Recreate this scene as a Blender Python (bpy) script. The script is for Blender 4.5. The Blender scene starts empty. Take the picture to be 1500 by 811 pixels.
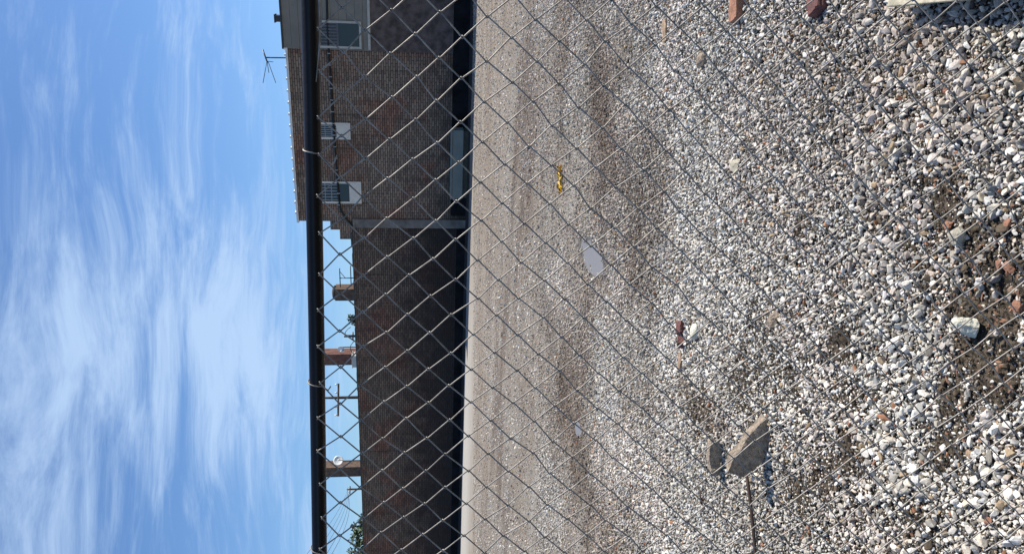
import bpy, bmesh, math, random
import numpy as np
from mathutils import Vector, Matrix, Quaternion
SC = bpy.context.scene
COL = SC.collection
rad = math.radians
rng = np.random.default_rng(7)
random.seed(7)

# ------------------------------------------------------------------ camera, sky, sun, exposure
F_PX, CAM_H, PITCH = 1130.0, 1.60, math.atan(132 / 1130.0)
SUN_AZ, SUN_EL = 14.0, 50.0            # azimuth measured from +X (right) towards +Y (away)
SUN_STRENGTH, SKY_STRENGTH, EXPOSURE = 5.0, 0.078, 0.5

RIGHT = np.array([1, 0, 0.0])
FWD = np.array([0, math.cos(PITCH), -math.sin(PITCH)])
DOWN = np.array([0, -math.sin(PITCH), -math.cos(PITCH)])
CAM = np.array([0, 0, CAM_H])

cd = bpy.data.cameras.new('camera')
cam = bpy.data.objects.new('camera', cd)
COL.objects.link(cam)
cd.sensor_fit = 'HORIZONTAL'
cd.sensor_width = 36.0
cd.lens = 36.0 * F_PX / 1500.0
cd.clip_start = 0.05
cd.clip_end = 3000
# the phone was held sideways: picture-right is world-down, picture-up is world-right
m = Matrix((tuple(DOWN), tuple(RIGHT), tuple(-FWD))).transposed().to_4x4()
m.translation = Vector(CAM)
cam.matrix_world = m
SC.camera = cam

W = bpy.data.worlds.new('World')
SC.world = W
W.use_nodes = True
nt = W.node_tree
for n in list(nt.nodes):
    nt.nodes.remove(n)


def N(tree, typ, **kw):
    n = tree.nodes.new(typ)
    for k, v in kw.items():
        if k == 'inp':
            for i, val in v.items():
                n.inputs[i].default_value = val
        else:
            setattr(n, k, v)
    return n


def math_node(tree, op, a, b=None, clamp=False):
    n = tree.nodes.new('ShaderNodeMath')
    n.operation = op
    n.use_clamp = clamp
    for i, v in enumerate((a, b)):
        if v is None:
            continue
        if isinstance(v, (int, float)):
            n.inputs[i].default_value = v
        else:
            tree.links.new(v, n.inputs[i])
    return n.outputs[0]


def maprange(tree, v, a, b, c=0.0, d=1.0, smooth=True):
    n = tree.nodes.new('ShaderNodeMapRange')
    n.interpolation_type = 'SMOOTHSTEP' if smooth else 'LINEAR'
    tree.links.new(v, n.inputs[0])
    for i, x in zip((1, 2, 3, 4), (a, b, c, d)):
        n.inputs[i].default_value = x
    return n.outputs[0]


def mixcol(tree, f, a, b, blend='MIX'):
    n = tree.nodes.new('ShaderNodeMix')
    n.data_type = 'RGBA'
    n.blend_type = blend
    for idx, v in ((0, f), (6, a), (7, b)):
        if isinstance(v, (int, float)):
            n.inputs[idx].default_value = v
        elif isinstance(v, tuple):
            n.inputs[idx].default_value = (*v, 1) if len(v) == 3 else v
        else:
            tree.links.new(v, n.inputs[idx])
    return n.outputs[2]


sky = N(nt, 'ShaderNodeTexSky', sky_type='NISHITA', sun_disc=False)
sky.sun_elevation = rad(SUN_EL)
sky.sun_rotation = rad(90 - SUN_AZ)
sky.altitude = 100
sky.air_density = 1.0
sky.dust_density = 0.6
sky.ozone_density = 2.0
tc = N(nt, 'ShaderNodeTexCoord')
sep = N(nt, 'ShaderNodeSeparateXYZ')
nt.links.new(tc.outputs['Generated'], sep.inputs[0])
zz = math_node(nt, 'ADD', math_node(nt, 'MAXIMUM', sep.outputs[2], 0.0), 0.16)
px = math_node(nt, 'DIVIDE', sep.outputs[0], zz)
py = math_node(nt, 'DIVIDE', sep.outputs[1], zz)
comb = N(nt, 'ShaderNodeCombineXYZ')
nt.links.new(px, comb.inputs[0])
nt.links.new(py, comb.inputs[1])
warp = N(nt, 'ShaderNodeTexNoise', inp={'Scale': 1.3, 'Detail': 2.0})
nt.links.new(comb.outputs[0], warp.inputs['Vector'])
wv = N(nt, 'ShaderNodeVectorMath', operation='MULTIPLY_ADD')
nt.links.new(warp.outputs['Color'], wv.inputs[0])
wv.inputs[1].default_value = (0.9, 0.42, 0)
nt.links.new(comb.outputs[0], wv.inputs[2])


def cloud_noise(rot, scl, loc, scale, detail, rough):
    mp = N(nt, 'ShaderNodeMapping')
    mp.inputs['Location'].default_value = loc
    mp.inputs['Rotation'].default_value = (0, 0, rad(rot))
    mp.inputs['Scale'].default_value = scl
    nt.links.new(wv.outputs[0], mp.inputs[0])
    t = N(nt, 'ShaderNodeTexNoise', inp={'Scale': scale, 'Detail': detail, 'Roughness': rough})
    nt.links.new(mp.outputs[0], t.inputs['Vector'])
    return t.outputs['Fac']


streak = cloud_noise(-8, (1.1, 1.9, 1), (3.1, 1.7, 0), 1.9, 10.0, 0.62)
fine = cloud_noise(-14, (1.6, 6.5, 1), (0.4, 5.2, 0), 2.6, 8.0, 0.68)
mass = cloud_noise(0, (1.0, 1.2, 1), (5.6, 2.3, 0), 1.6, 4.0, 0.55)
# bank of cirrus towards the left of the view, in sky directions
u_ = math_node(nt, 'DIVIDE', sep.outputs[0], math_node(nt, 'MAXIMUM', sep.outputs[1], 0.05))
w_ = math_node(nt, 'DIVIDE', sep.outputs[2], math_node(nt, 'MAXIMUM', sep.outputs[1], 0.05))


def blob(u0, su, w0, sw):
    a = math_node(nt, 'POWER', math_node(nt, 'DIVIDE', math_node(nt, 'SUBTRACT', u_, u0), su), 2.0)
    b = math_node(nt, 'POWER', math_node(nt, 'DIVIDE', math_node(nt, 'SUBTRACT', w_, w0), sw), 2.0)
    return math_node(nt, 'EXPONENT', math_node(nt, 'MULTIPLY', math_node(nt, 'ADD', a, b), -1.0))


banks = math_node(nt, 'MULTIPLY', blob(-0.11, 0.17, 0.30, 0.11), 0.19)
banks = math_node(nt, 'ADD', banks, math_node(nt, 'MULTIPLY', blob(-0.20, 0.30, 0.48, 0.055), 0.09))
banks = math_node(nt, 'ADD', banks, math_node(nt, 'MULTIPLY', blob(-0.07, 0.13, 0.215, 0.045), 0.22))
banks = math_node(nt, 'ADD', banks, math_node(nt, 'MULTIPLY', blob(0.16, 0.22, 0.36, 0.10), 0.07))
banks = math_node(nt, 'SUBTRACT', banks, math_node(nt, 'MULTIPLY', blob(-0.32, 0.13, 0.27, 0.07), 0.16))
dens = math_node(nt, 'ADD', math_node(nt, 'MULTIPLY', streak, 0.80), math_node(nt, 'MULTIPLY', fine, 0.50))
dens = math_node(nt, 'ADD', dens, math_node(nt, 'MULTIPLY', mass, 0.34))
dens = math_node(nt, 'ADD', dens, banks)
left = maprange(nt, u_, 0.40, -0.30, -0.06, 0.03)
dens = math_node(nt, 'ADD', dens, left)
cov = maprange(nt, dens, 0.75, 1.17, 0.0, 0.82)
cov = math_node(nt, 'MULTIPLY', cov, maprange(nt, sep.outputs[2], 0.02, 0.16))
cloudcol = (5.0, 6.7, 9.2)
skyc = mixcol(nt, 1.0, sky.outputs[0], (0.83, 1.08, 1.37), 'MULTIPLY')
bgcol = mixcol(nt, cov, skyc, cloudcol)
bg = N(nt, 'ShaderNodeBackground')
bg.inputs[1].default_value = SKY_STRENGTH
nt.links.new(bgcol, bg.inputs[0])
wo = N(nt, 'ShaderNodeOutputWorld')
nt.links.new(bg.outputs[0], wo.inputs[0])

sd = bpy.data.lights.new('sun', 'SUN')
sd.energy = SUN_STRENGTH
sd.angle = rad(0.5)
sd.color = (1.0, 0.925, 0.81)
sun = bpy.data.objects.new('sun', sd)
COL.objects.link(sun)
to_sun = Vector((math.cos(rad(SUN_EL)) * math.cos(rad(SUN_AZ)), math.cos(rad(SUN_EL)) * math.sin(rad(SUN_AZ)), math.sin(rad(SUN_EL))))
sun.rotation_euler = to_sun.to_track_quat('Z', 'Y').to_euler()
sun.location = (10, 5, 20)

vs = SC.view_settings
SC.display_settings.display_device = 'sRGB'
vs.view_transform = 'Standard'
vs.look = 'None'
vs.gamma = 1
vs.use_curve_mapping = False
vs.exposure = EXPOSURE


# ------------------------------------------------------------------ geometry of the place
def ray(x, y):
    """direction of the sight line through photo point (x, y)"""
    return RIGHT * (405.5 - y) / F_PX + DOWN * (x - 750.0) / F_PX + FWD


def ground_at(x, y, z=0.0):
    d = ray(x, y)
    t = (z - CAM_H) / d[2]
    return CAM + d * t


def at_dist(x, y, dist):
    d = ray(x, y)
    return CAM + d * (dist / d[1])


GA, GB = ground_at(689.3, 0), ground_at(670.3, 811)      # foot of the brick facades
WDIR = (GA - GB) / np.linalg.norm(GA - GB)              # along the facade, to the right
WNRM = np.array([-WDIR[1], WDIR[0], 0])                 # into the building, away from us
WORG = GA + (GB - GA) * 0.0
_t = ray(750, 326)
_k = np.cross(np.append((GB - GA)[:2], 0), np.array([0, 0, 1.0]))
WORG = np.array([*(_t * (np.dot(GA - CAM, _k) / np.dot(_t, _k)))[:2], 0.0])           # corner between the two buildings
WROT = math.atan2(WDIR[1], WDIR[0])


def facade(x, y, depth=0.0):
    """(along, height) on the facade plane, shifted `depth` behind it"""
    d = ray(x, y)
    o = WORG + WNRM * depth
    t = np.dot(o - CAM, WNRM) / np.dot(d, WNRM)
    p = CAM + d * t
    return float(np.dot(p - WORG, WDIR)), float(p[2])


def facade_world(s, dep, z):
    return WORG + WDIR * s + WNRM * dep + np.array([0, 0, z])


# ------------------------------------------------------------------ object helpers
def tag(o, label=None, cat=None, group=None, kind=None):
    if label: o['label'] = label
    if cat: o['category'] = cat
    if group: o['group'] = group
    if kind: o['kind'] = kind
    return o


def empty(name, loc, rotz=0.0):
    o = bpy.data.objects.new(name, None)
    o.empty_display_size = 0.1
    COL.objects.link(o)
    o.location = Vector([float(v) for v in loc])
    o.rotation_euler = (0, 0, rotz)
    return o


def link_mesh(name, me, mat, parent=None):
    o = bpy.data.objects.new(name, me)
    COL.objects.link(o)
    if mat is not None:
        me.materials.append(mat)
    if parent is not None:
        o.parent = parent
    return o


class MB:
    """collects plain pieces into ONE mesh"""
    def __init__(self):
        self.v, self.f = [], []

    def add(self, vs_, fs):
        b = len(self.v)
        self.v += [tuple(map(float, p)) for p in vs_]
        self.f += [tuple(b + i for i in f) for f in fs]
        return self

    def box(self, x0, x1, y0, y1, z0, z1):
        v = [(x0, y0, z0), (x1, y0, z0), (x1, y1, z0), (x0, y1, z0), (x0, y0, z1), (x1, y0, z1), (x1, y1, z1), (x0, y1, z1)]
        f = [(0, 3, 2, 1), (4, 5, 6, 7), (0, 1, 5, 4), (1, 2, 6, 5), (2, 3, 7, 6), (3, 0, 4, 7)]
        return self.add(v, f)

    def tube(self, pts, r, sides=8, caps=True):
        pts = [np.array(p, float) for p in pts]
        n = len(pts)
        rs = [r] * n if isinstance(r, (int, float)) else list(r)
        tang = [pts[min(i + 1, n - 1)] - pts[max(i - 1, 0)] for i in range(n)]
        tang = [t / (np.linalg.norm(t) + 1e-12) for t in tang]
        ref = np.array([0, 0, 1.0]) if abs(tang[0][2]) < 0.9 else np.array([1.0, 0, 0])
        a = np.cross(tang[0], ref); a /= np.linalg.norm(a)
        vs_, fs = [], []
        for i in range(n):
            a = a - tang[i] * np.dot(a, tang[i]); a /= np.linalg.norm(a) + 1e-12
            b = np.cross(tang[i], a)
            for k in range(sides):
                th = 2 * math.pi * k / sides
                vs_.append(pts[i] + rs[i] * (math.cos(th) * a + math.sin(th) * b))
        for i in range(n - 1):
            for k in range(sides):
                k2 = (k + 1) % sides
                fs.append((i * sides + k, i * sides + k2, (i + 1) * sides + k2, (i + 1) * sides + k))
        if caps:
            fs.append(tuple(range(sides))[::-1])
            fs.append(tuple((n - 1) * sides + k for k in range(sides)))
        return self.add(vs_, fs)

    def build(self, name, mat, parent=None, smooth=False, bevel=0.0):
        me = bpy.data.meshes.new(name)
        me.from_pydata(self.v, [], self.f)
        me.validate()
        bm = bmesh.new(); bm.from_mesh(me)
        bmesh.ops.recalc_face_normals(bm, faces=bm.faces)
        if bevel > 0:
            bmesh.ops.bevel(bm, geom=[e for e in bm.edges if e.calc_face_angle(0) > 0.6], offset=bevel, segments=2, affect='EDGES', profile=0.6)
        bm.to_mesh(me); bm.free()
        if smooth:
            me.shade_smooth()
        else:
            me.shade_flat()
        return link_mesh(name, me, mat, parent)


def copy_tree(o, parent=None):
    c = o.copy(); COL.objects.link(c); c.parent = parent
    for ch in list(o.children):
        copy_tree(ch, c)
    return c


# ------------------------------------------------------------------ materials
def new_mat(name):
    mt = bpy.data.materials.new(name)
    mt.use_nodes = True
    t = mt.node_tree
    return mt, t, t.nodes['Principled BSDF']


def simple(name, col, rough=0.6, metal=0.0, var=0.25, scale=8.0, bump=0.0, bscale=60.0):
    mt, t, p = new_mat(name)
    tcn = N(t, 'ShaderNodeTexCoord')
    nz = N(t, 'ShaderNodeTexNoise', inp={'Scale': scale, 'Detail': 6.0, 'Roughness': 0.6})
    t.links.new(tcn.outputs['Object'], nz.inputs['Vector'])
    f = maprange(t, nz.outputs['Fac'], 0.3, 0.7)
    lo = tuple(c * (1 - var) for c in col); hi = tuple(min(1, c * (1 + var)) for c in col)
    t.links.new(mixcol(t, f, lo, hi), p.inputs['Base Color'])
    p.inputs['Roughness'].default_value = rough
    p.inputs['Metallic'].default_value = metal
    if bump > 0:
        nb = N(t, 'ShaderNodeTexNoise', inp={'Scale': bscale, 'Detail': 5.0})
        t.links.new(tcn.outputs['Object'], nb.inputs['Vector'])
        b = N(t, 'ShaderNodeBump', inp={'Strength': bump, 'Distance': 0.02})
        t.links.new(nb.outputs['Fac'], b.inputs['Height'])
        t.links.new(b.outputs[0], p.inputs['Normal'])
    return mt


def brick_mat(name, c1, c2, mortar, patch, soot, soot_lo, soot_hi):
    """bricks in local x (along) and z (up); weathering patches with a shape of their own"""
    mt, t, p = new_mat(name)
    tcn = N(t, 'ShaderNodeTexCoord')
    s = N(t, 'ShaderNodeSeparateXYZ'); t.links.new(tcn.outputs['Object'], s.inputs[0])
    c = N(t, 'ShaderNodeCombineXYZ')
    t.links.new(math_node(t, 'ADD', s.outputs[0], s.outputs[1]), c.inputs[0])
    t.links.new(s.outputs[2], c.inputs[1])
    br = N(t, 'ShaderNodeTexBrick')
    br.inputs['Scale'].default_value = 1.0
    br.inputs['Brick Width'].default_value = 0.235
    br.inputs['Row Height'].default_value = 0.078
    br.inputs['Mortar Size'].default_value = 0.011
    br.inputs['Mortar Smooth'].default_value = 0.2
    br.inputs['Bias'].default_value = -0.1
    br.inputs['Color1'].default_value = (*c1, 1)
    br.inputs['Color2'].default_value = (*c2, 1)
    br.inputs['Mortar'].default_value = (*mortar, 1)
    t.links.new(c.outputs[0], br.inputs['Vector'])
    # patches of redder replacement brickwork, blocky
    n1 = N(t, 'ShaderNodeTexNoise', inp={'Scale': 0.55, 'Detail': 5.0, 'Roughness': 0.62})
    t.links.new(c.outputs[0], n1.inputs['Vector'])
    col = mixcol(t, maprange(t, n1.outputs['Fac'], 0.47, 0.62, 0.0, 0.75), br.outputs['Color'], mixcol(t, 1.0, br.outputs['Color'], patch, 'MULTIPLY'))
    n2 = N(t, 'ShaderNodeTexNoise', inp={'Scale': 1.6, 'Detail': 8.0, 'Roughness': 0.7})
    t.links.new(c.outputs[0], n2.inputs['Vector'])
    hh = math_node(t, 'ADD', s.outputs[2], math_node(t, 'MULTIPLY', math_node(t, 'SUBTRACT', n2.outputs['Fac'], 0.5), 4.5))
    sf = maprange(t, hh, soot_hi, soot_lo, 0.0, 0.85)
    col = mixcol(t, sf, col, soot)
    mp = N(t, 'ShaderNodeMapping'); mp.inputs['Scale'].default_value = (2.2, 0.25, 1)
    t.links.new(c.outputs[0], mp.inputs[0])
    n3 = N(t, 'ShaderNodeTexNoise', inp={'Scale': 1.5, 'Detail': 6.0, 'Roughness': 0.65})
    t.links.new(mp.outputs[0], n3.inputs['Vector'])
    col = mixcol(t, maprange(t, n3.outputs['Fac'], 0.5, 0.72, 0, 0.6), col, soot)
    t.links.new(col, p.inputs['Base Color'])
    p.inputs['Roughness'].default_value = 0.9
    b = N(t, 'ShaderNodeBump', inp={'Strength': 0.5, 'Distance': 0.012})
    b.invert = True
    t.links.new(br.outputs['Fac'], b.inputs['Height'])
    t.links.new(b.outputs[0], p.inputs['Normal'])
    return mt


M = {}
M['galv'] = simple('galvanised_wire', (0.295, 0.270, 0.240), 0.55, 0.3, 0.35, 40)
M['rail'] = simple('black_rail_paint', (0.006, 0.006, 0.008), 0.35, 0.0, 0.3, 6, 0.05, 90)
M['brick_tall'] = brick_mat('tall_brick', (0.32, 0.235, 0.172), (0.155, 0.113, 0.085), (0.05, 0.038, 0.030), (1.1, 0.70, 0.62), (0.028, 0.020, 0.017), -0.2, 2.0)
M['brick_low'] = brick_mat('sooty_brick', (0.195, 0.138, 0.100), (0.090, 0.066, 0.050), (0.030, 0.025, 0.022), (1.3, 0.80, 0.70), (0.013, 0.010, 0.009), 0.8, 3.5)
M['plinth'] = simple('tarred_plinth', (0.012, 0.012, 0.014), 0.75, 0, 0.5, 2.0, 0.15, 12)
M['dark_render'] = simple('dark_mottled_render', (0.105, 0.080, 0.072), 0.95, 0, 0.5, 3.0, 0.5, 14)
M['cladding'] = simple('grey_cladding', (0.20, 0.185, 0.155), 0.6, 0, 0.12, 2.0)
M['coping'] = simple('white_coping', (0.72, 0.71, 0.68), 0.7, 0, 0.12, 5.0, 0.1, 20)
M['white'] = simple('white_paint', (0.66, 0.625, 0.55), 0.5, 0, 0.08, 6.0)
M['frame'] = simple('window_frame_paint', (0.44, 0.43, 0.385), 0.5, 0, 0.1, 6.0)
M['grille'] = simple('grille_metal', (0.30, 0.32, 0.34), 0.45, 0.2, 0.1, 20)
M['louvre'] = simple('louvre_shade', (0.10, 0.10, 0.115), 0.6, 0, 0.15, 9)
M['render'] = simple('pale_render', (0.17, 0.155, 0.14), 0.9, 0, 0.35, 3.0, 0.2, 30)
M['felt'] = simple('roof_felt', (0.06, 0.06, 0.062), 0.9, 0, 0.3, 3.0)
M['cable'] = simple('black_cable', (0.008, 0.008, 0.009), 0.5)
M['clip'] = simple('cable_clip', (0.4, 0.4, 0.4), 0.5)
M['darkmetal'] = simple('weathered_dark_metal', (0.05, 0.055, 0.06), 0.5, 0.4)
M['chimney'] = simple('chimney_brown', (0.16, 0.075, 0.055), 0.85, 0, 0.35, 7.0, 0.25, 30)
M['chimney_brown'] = simple('chimney_dull_brown', (0.13, 0.085, 0.06), 0.85, 0, 0.35, 7.0, 0.25, 30)
M['dish'] = simple('dish_enamel', (0.70, 0.70, 0.66), 0.4, 0, 0.08, 3.0)
M['timber_pole'] = simple('pole_timber', (0.055, 0.045, 0.038), 0.85, 0, 0.3, 6)
M['chest'] = simple('chest_grey', (0.20, 0.215, 0.195), 0.5, 0.1, 0.12, 2.0)
M['chest_side'] = simple('chest_base', (0.06, 0.055, 0.04), 0.8)
M['plank'] = simple('pale_plank', (0.42, 0.39, 0.29), 0.85, 0, 0.3, 16, 0.4, 50)
M['rod'] = simple('rusty_rod', (0.05, 0.032, 0.024), 0.8, 0.2, 0.4, 20)
M['yellow'] = simple('yellow_plastic', (0.62, 0.42, 0.05), 0.5, 0, 0.2, 20)
M['rock_pale'] = simple('pale_limestone', (0.40, 0.37, 0.29), 0.92, 0, 0.28, 14, 0.6, 45)
M['rock_grey'] = simple('grey_concrete_lump', (0.29, 0.235, 0.18), 0.95, 0, 0.42, 38, 0.9, 110)
M['rock_white'] = simple('white_stone', (0.56, 0.54, 0.44), 0.9, 0, 0.2, 18, 0.5, 60)
M['brick_bit'] = simple('broken_brick', (0.27, 0.135, 0.085), 0.92, 0, 0.35, 25, 0.5, 80)
M['brick_dark'] = simple('dark_red_brick', (0.12, 0.05, 0.045), 0.9, 0, 0.35, 25, 0.5, 80)
M['brick_tan'] = simple('tan_brick', (0.31, 0.22, 0.15), 0.92, 0, 0.35, 25, 0.5, 80)


def glass_mat():
    mt, t, p = new_mat('dark_window_glass')
    p.inputs['Base Color'].default_value = (0.012, 0.02, 0.024, 1)
    p.inputs['Roughness'].default_value = 0.08
    return mt


M['glass'] = glass_mat()
M['plinth'].node_tree.nodes['Principled BSDF'].inputs['Specular IOR Level'].default_value = 0.08
M['rail'].node_tree.nodes['Principled BSDF'].inputs['Specular IOR Level'].default_value = 0.3


# ------------------------------------------------------------------ ground relief
class VNoise:
    def __init__(self, seed):
        self.t = np.random.default_rng(seed).random((256, 256))

    def __call__(self, x, y):
        xi, yi = np.floor(x).astype(int), np.floor(y).astype(int)
        fx, fy = x - xi, y - yi
        fx, fy = fx * fx * (3 - 2 * fx), fy * fy * (3 - 2 * fy)
        T = self.t
        a, b = T[xi % 256, yi % 256], T[(xi + 1) % 256, yi % 256]
        c, d = T[xi % 256, (yi + 1) % 256], T[(xi + 1) % 256, (yi + 1) % 256]
        return (a * (1 - fx) + b * fx) * (1 - fy) + (c * (1 - fx) + d * fx) * fy


nA, nB, nC, nD = VNoise(1), VNoise(2), VNoise(3), VNoise(4)


def fbm(n, x, y, oct=4):
    s, a, tot = 0, 1, 0
    for k in range(oct):
        s = s + a * n(x * 2 ** k + 17 * k, y * 2 ** k + 5 * k); tot += a; a *= 0.5
    return s / tot


# patches of bare dark soil: photo point, radius in metres, strength
SOIL = [(1240, 497, .09, .9), (1395, 335, .15, .75), (1440, 500, .17, 1.0), (1400, 440, .13, .95), (1470, 430, .12, .8), (1395, 575, .10, .9), (1170, 715, .13, .6),
        (1225, 700, .12, .65), (1385, 655, .09, .85), (1250, 590, .10, .4), (1330, 760, .12, .35), (1420, 380, .10, .75), (1190, 330, .09, .55), (1480, 520, .13, .7),
        (1030, 600, .16, .5), (1120, 470, .12, .35), (1100, 560, .16, .45), (1160, 545, .13, .45), (1245, 660, .1, .6), (1275, 310, .1, .3), (1470, 330, .1, .5)]
SOILG = [(*ground_at(x, y)[:2], r, s) for x, y, r, s in SOIL]
PUD_OUT = [[(849, 346), (854, 347), (861, 351), (868, 359), (874, 367), (880, 376), (886, 386), (889, 394), (885, 401), (877, 406), (868, 403), (859, 397), (852, 387), (849, 374), (848, 360)],
           [(841, 619), (844, 617), (848, 620), (850, 626), (850, 634), (847, 638), (843, 637), (841, 630)]]
PUDDLES = []
for _o in PUD_OUT:
    _p = np.array([ground_at(*q) for q in _o])
    _c = _p.mean(0)
    _cv = np.cov((_p - _c)[:, :2].T)
    _w, _v = np.linalg.eigh(_cv)
    PUDDLES.append((_c, 1.35 * math.sqrt(_w[1]), 1.35 * math.sqrt(_w[0]), math.atan2(_v[1, 1], _v[0, 1])))


def soil(x, y):
    s = np.zeros_like(x)
    w = (fbm(nC, x * 9, y * 9, 4) - .5) * 2.2
    for gx, gy, r, k in SOILG:
        d = np.sqrt((x - gx) ** 2 + ((y - gy) * 0.75) ** 2) / r
        s = np.maximum(s, k * np.clip(1.15 - d + w, 0, 1))
    return s


def puddle_w(x, y):
    s = np.zeros_like(x)
    for c, a, b, th in PUDDLES:
        dx, dy = x - c[0], y - c[1]
        u, v = dx * math.cos(th) + dy * math.sin(th), -dx * math.sin(th) + dy * math.cos(th)
        s = np.maximum(s, np.clip(1.6 - np.sqrt((u / a) ** 2 + (v / b) ** 2) - (fbm(nA, x * 9, y * 9, 2) - .5) * .5, 0, 1))
    return s


RUTS = [([(845, -60), (868, 60), (888, 170), (905, 250), (935, 320)], .95, .78), ([(828, 580), (858, 700), (900, 811), (930, 870)], .8, .75),
        ([(792, 400), (815, 520), (832, 600)], .6, .4), ([(1000, 560), (1030, 600), (1060, 620)], .12, .6)]
RUTG = [(np.array([ground_at(*q)[:2] for q in pl]), w, k) for pl, w, k in RUTS]


def rut(x, y):
    s = np.zeros_like(x)
    wob = (fbm(nB, x * 2.3 + 9, y * 1.6, 4) - .5) * 1.6
    for pl, w, k in RUTG:
        d = np.full_like(x, 1e9)
        for a_, b_ in zip(pl[:-1], pl[1:]):
            ab = b_ - a_
            t = np.clip(((x - a_[0]) * ab[0] + (y - a_[1]) * ab[1]) / (ab @ ab), 0, 1)
            d = np.minimum(d, np.hypot(x - a_[0] - t * ab[0], y - a_[1] - t * ab[1]))
        s = np.maximum(s, k * np.clip(1.1 - d / w + wob * .8, 0, 1) ** 1.2)
    return s


def height(x, y):
    near = np.clip((16 - y) / 8, 0, 1)
    h = (fbm(nA, x * .9, y * .9, 3) - .5) * .05 + (fbm(nB, x * 4, y * 4, 3) - .5) * .03
    h = h * near
    h = h + soil(x, y) * (.006 + .05 * (fbm(nD, x * 18, y * 18, 3) - .45)) - puddle_w(x, y) * .03
    return h


def graded(dense, step, far, growth):
    v = list(np.arange(dense[0], dense[1] + 1e-6, step))
    s = step
    while v[-1] < far[1]:
        s *= growth; v.append(v[-1] + s)
    s = step
    while v[0] > far[0]:
        s *= growth; v.insert(0, v[0] - s)
    return np.array(v)


def mesh_np(name, verts, faces, mat, parent=None, cols=None, flat=True):
    """faces: (n, k) int array"""
    me = bpy.data.meshes.new(name)
    nf, k = faces.shape
    me.vertices.add(len(verts)); me.vertices.foreach_set('co', np.ascontiguousarray(verts, np.float32).ravel())
    me.loops.add(nf * k); me.loops.foreach_set('vertex_index', faces.astype(np.int32).ravel())
    me.polygons.add(nf); me.polygons.foreach_set('loop_start', np.arange(0, nf * k, k, dtype=np.int32))
    me.update(calc_edges=True)
    if cols is not None:
        a = me.color_attributes.new('tint', 'FLOAT_COLOR', 'POINT')
        a.data.foreach_set('color', np.ascontiguousarray(cols, np.float32).ravel())
    if flat:
        me.shade_flat()
    else:
        me.shade_smooth()
    return link_mesh(name, me, mat, parent)


gx = graded((-3.2, 3.2), 0.035, (-900, 900), 1.09)
gy = graded((0.9, 9.0), 0.035, (-60, 1200), 1.06)
XX, YY = np.meshgrid(gx, gy, indexing='ij')
ZZ = height(XX, YY)
gv = np.stack([XX, YY, ZZ], -1).reshape(-1, 3)
ni, nj = XX.shape
ii, jj = np.meshgrid(np.arange(ni - 1), np.arange(nj - 1), indexing='ij')
b0 = (ii * nj + jj).ravel()
gf = np.stack([b0, b0 + nj, b0 + nj + 1, b0 + 1], 1)
so = soil(XX, YY).ravel()
gcol = np.stack([so, puddle_w(XX, YY).ravel(), rut(XX, YY).ravel(), so * 0 + 1], 1)


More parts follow.
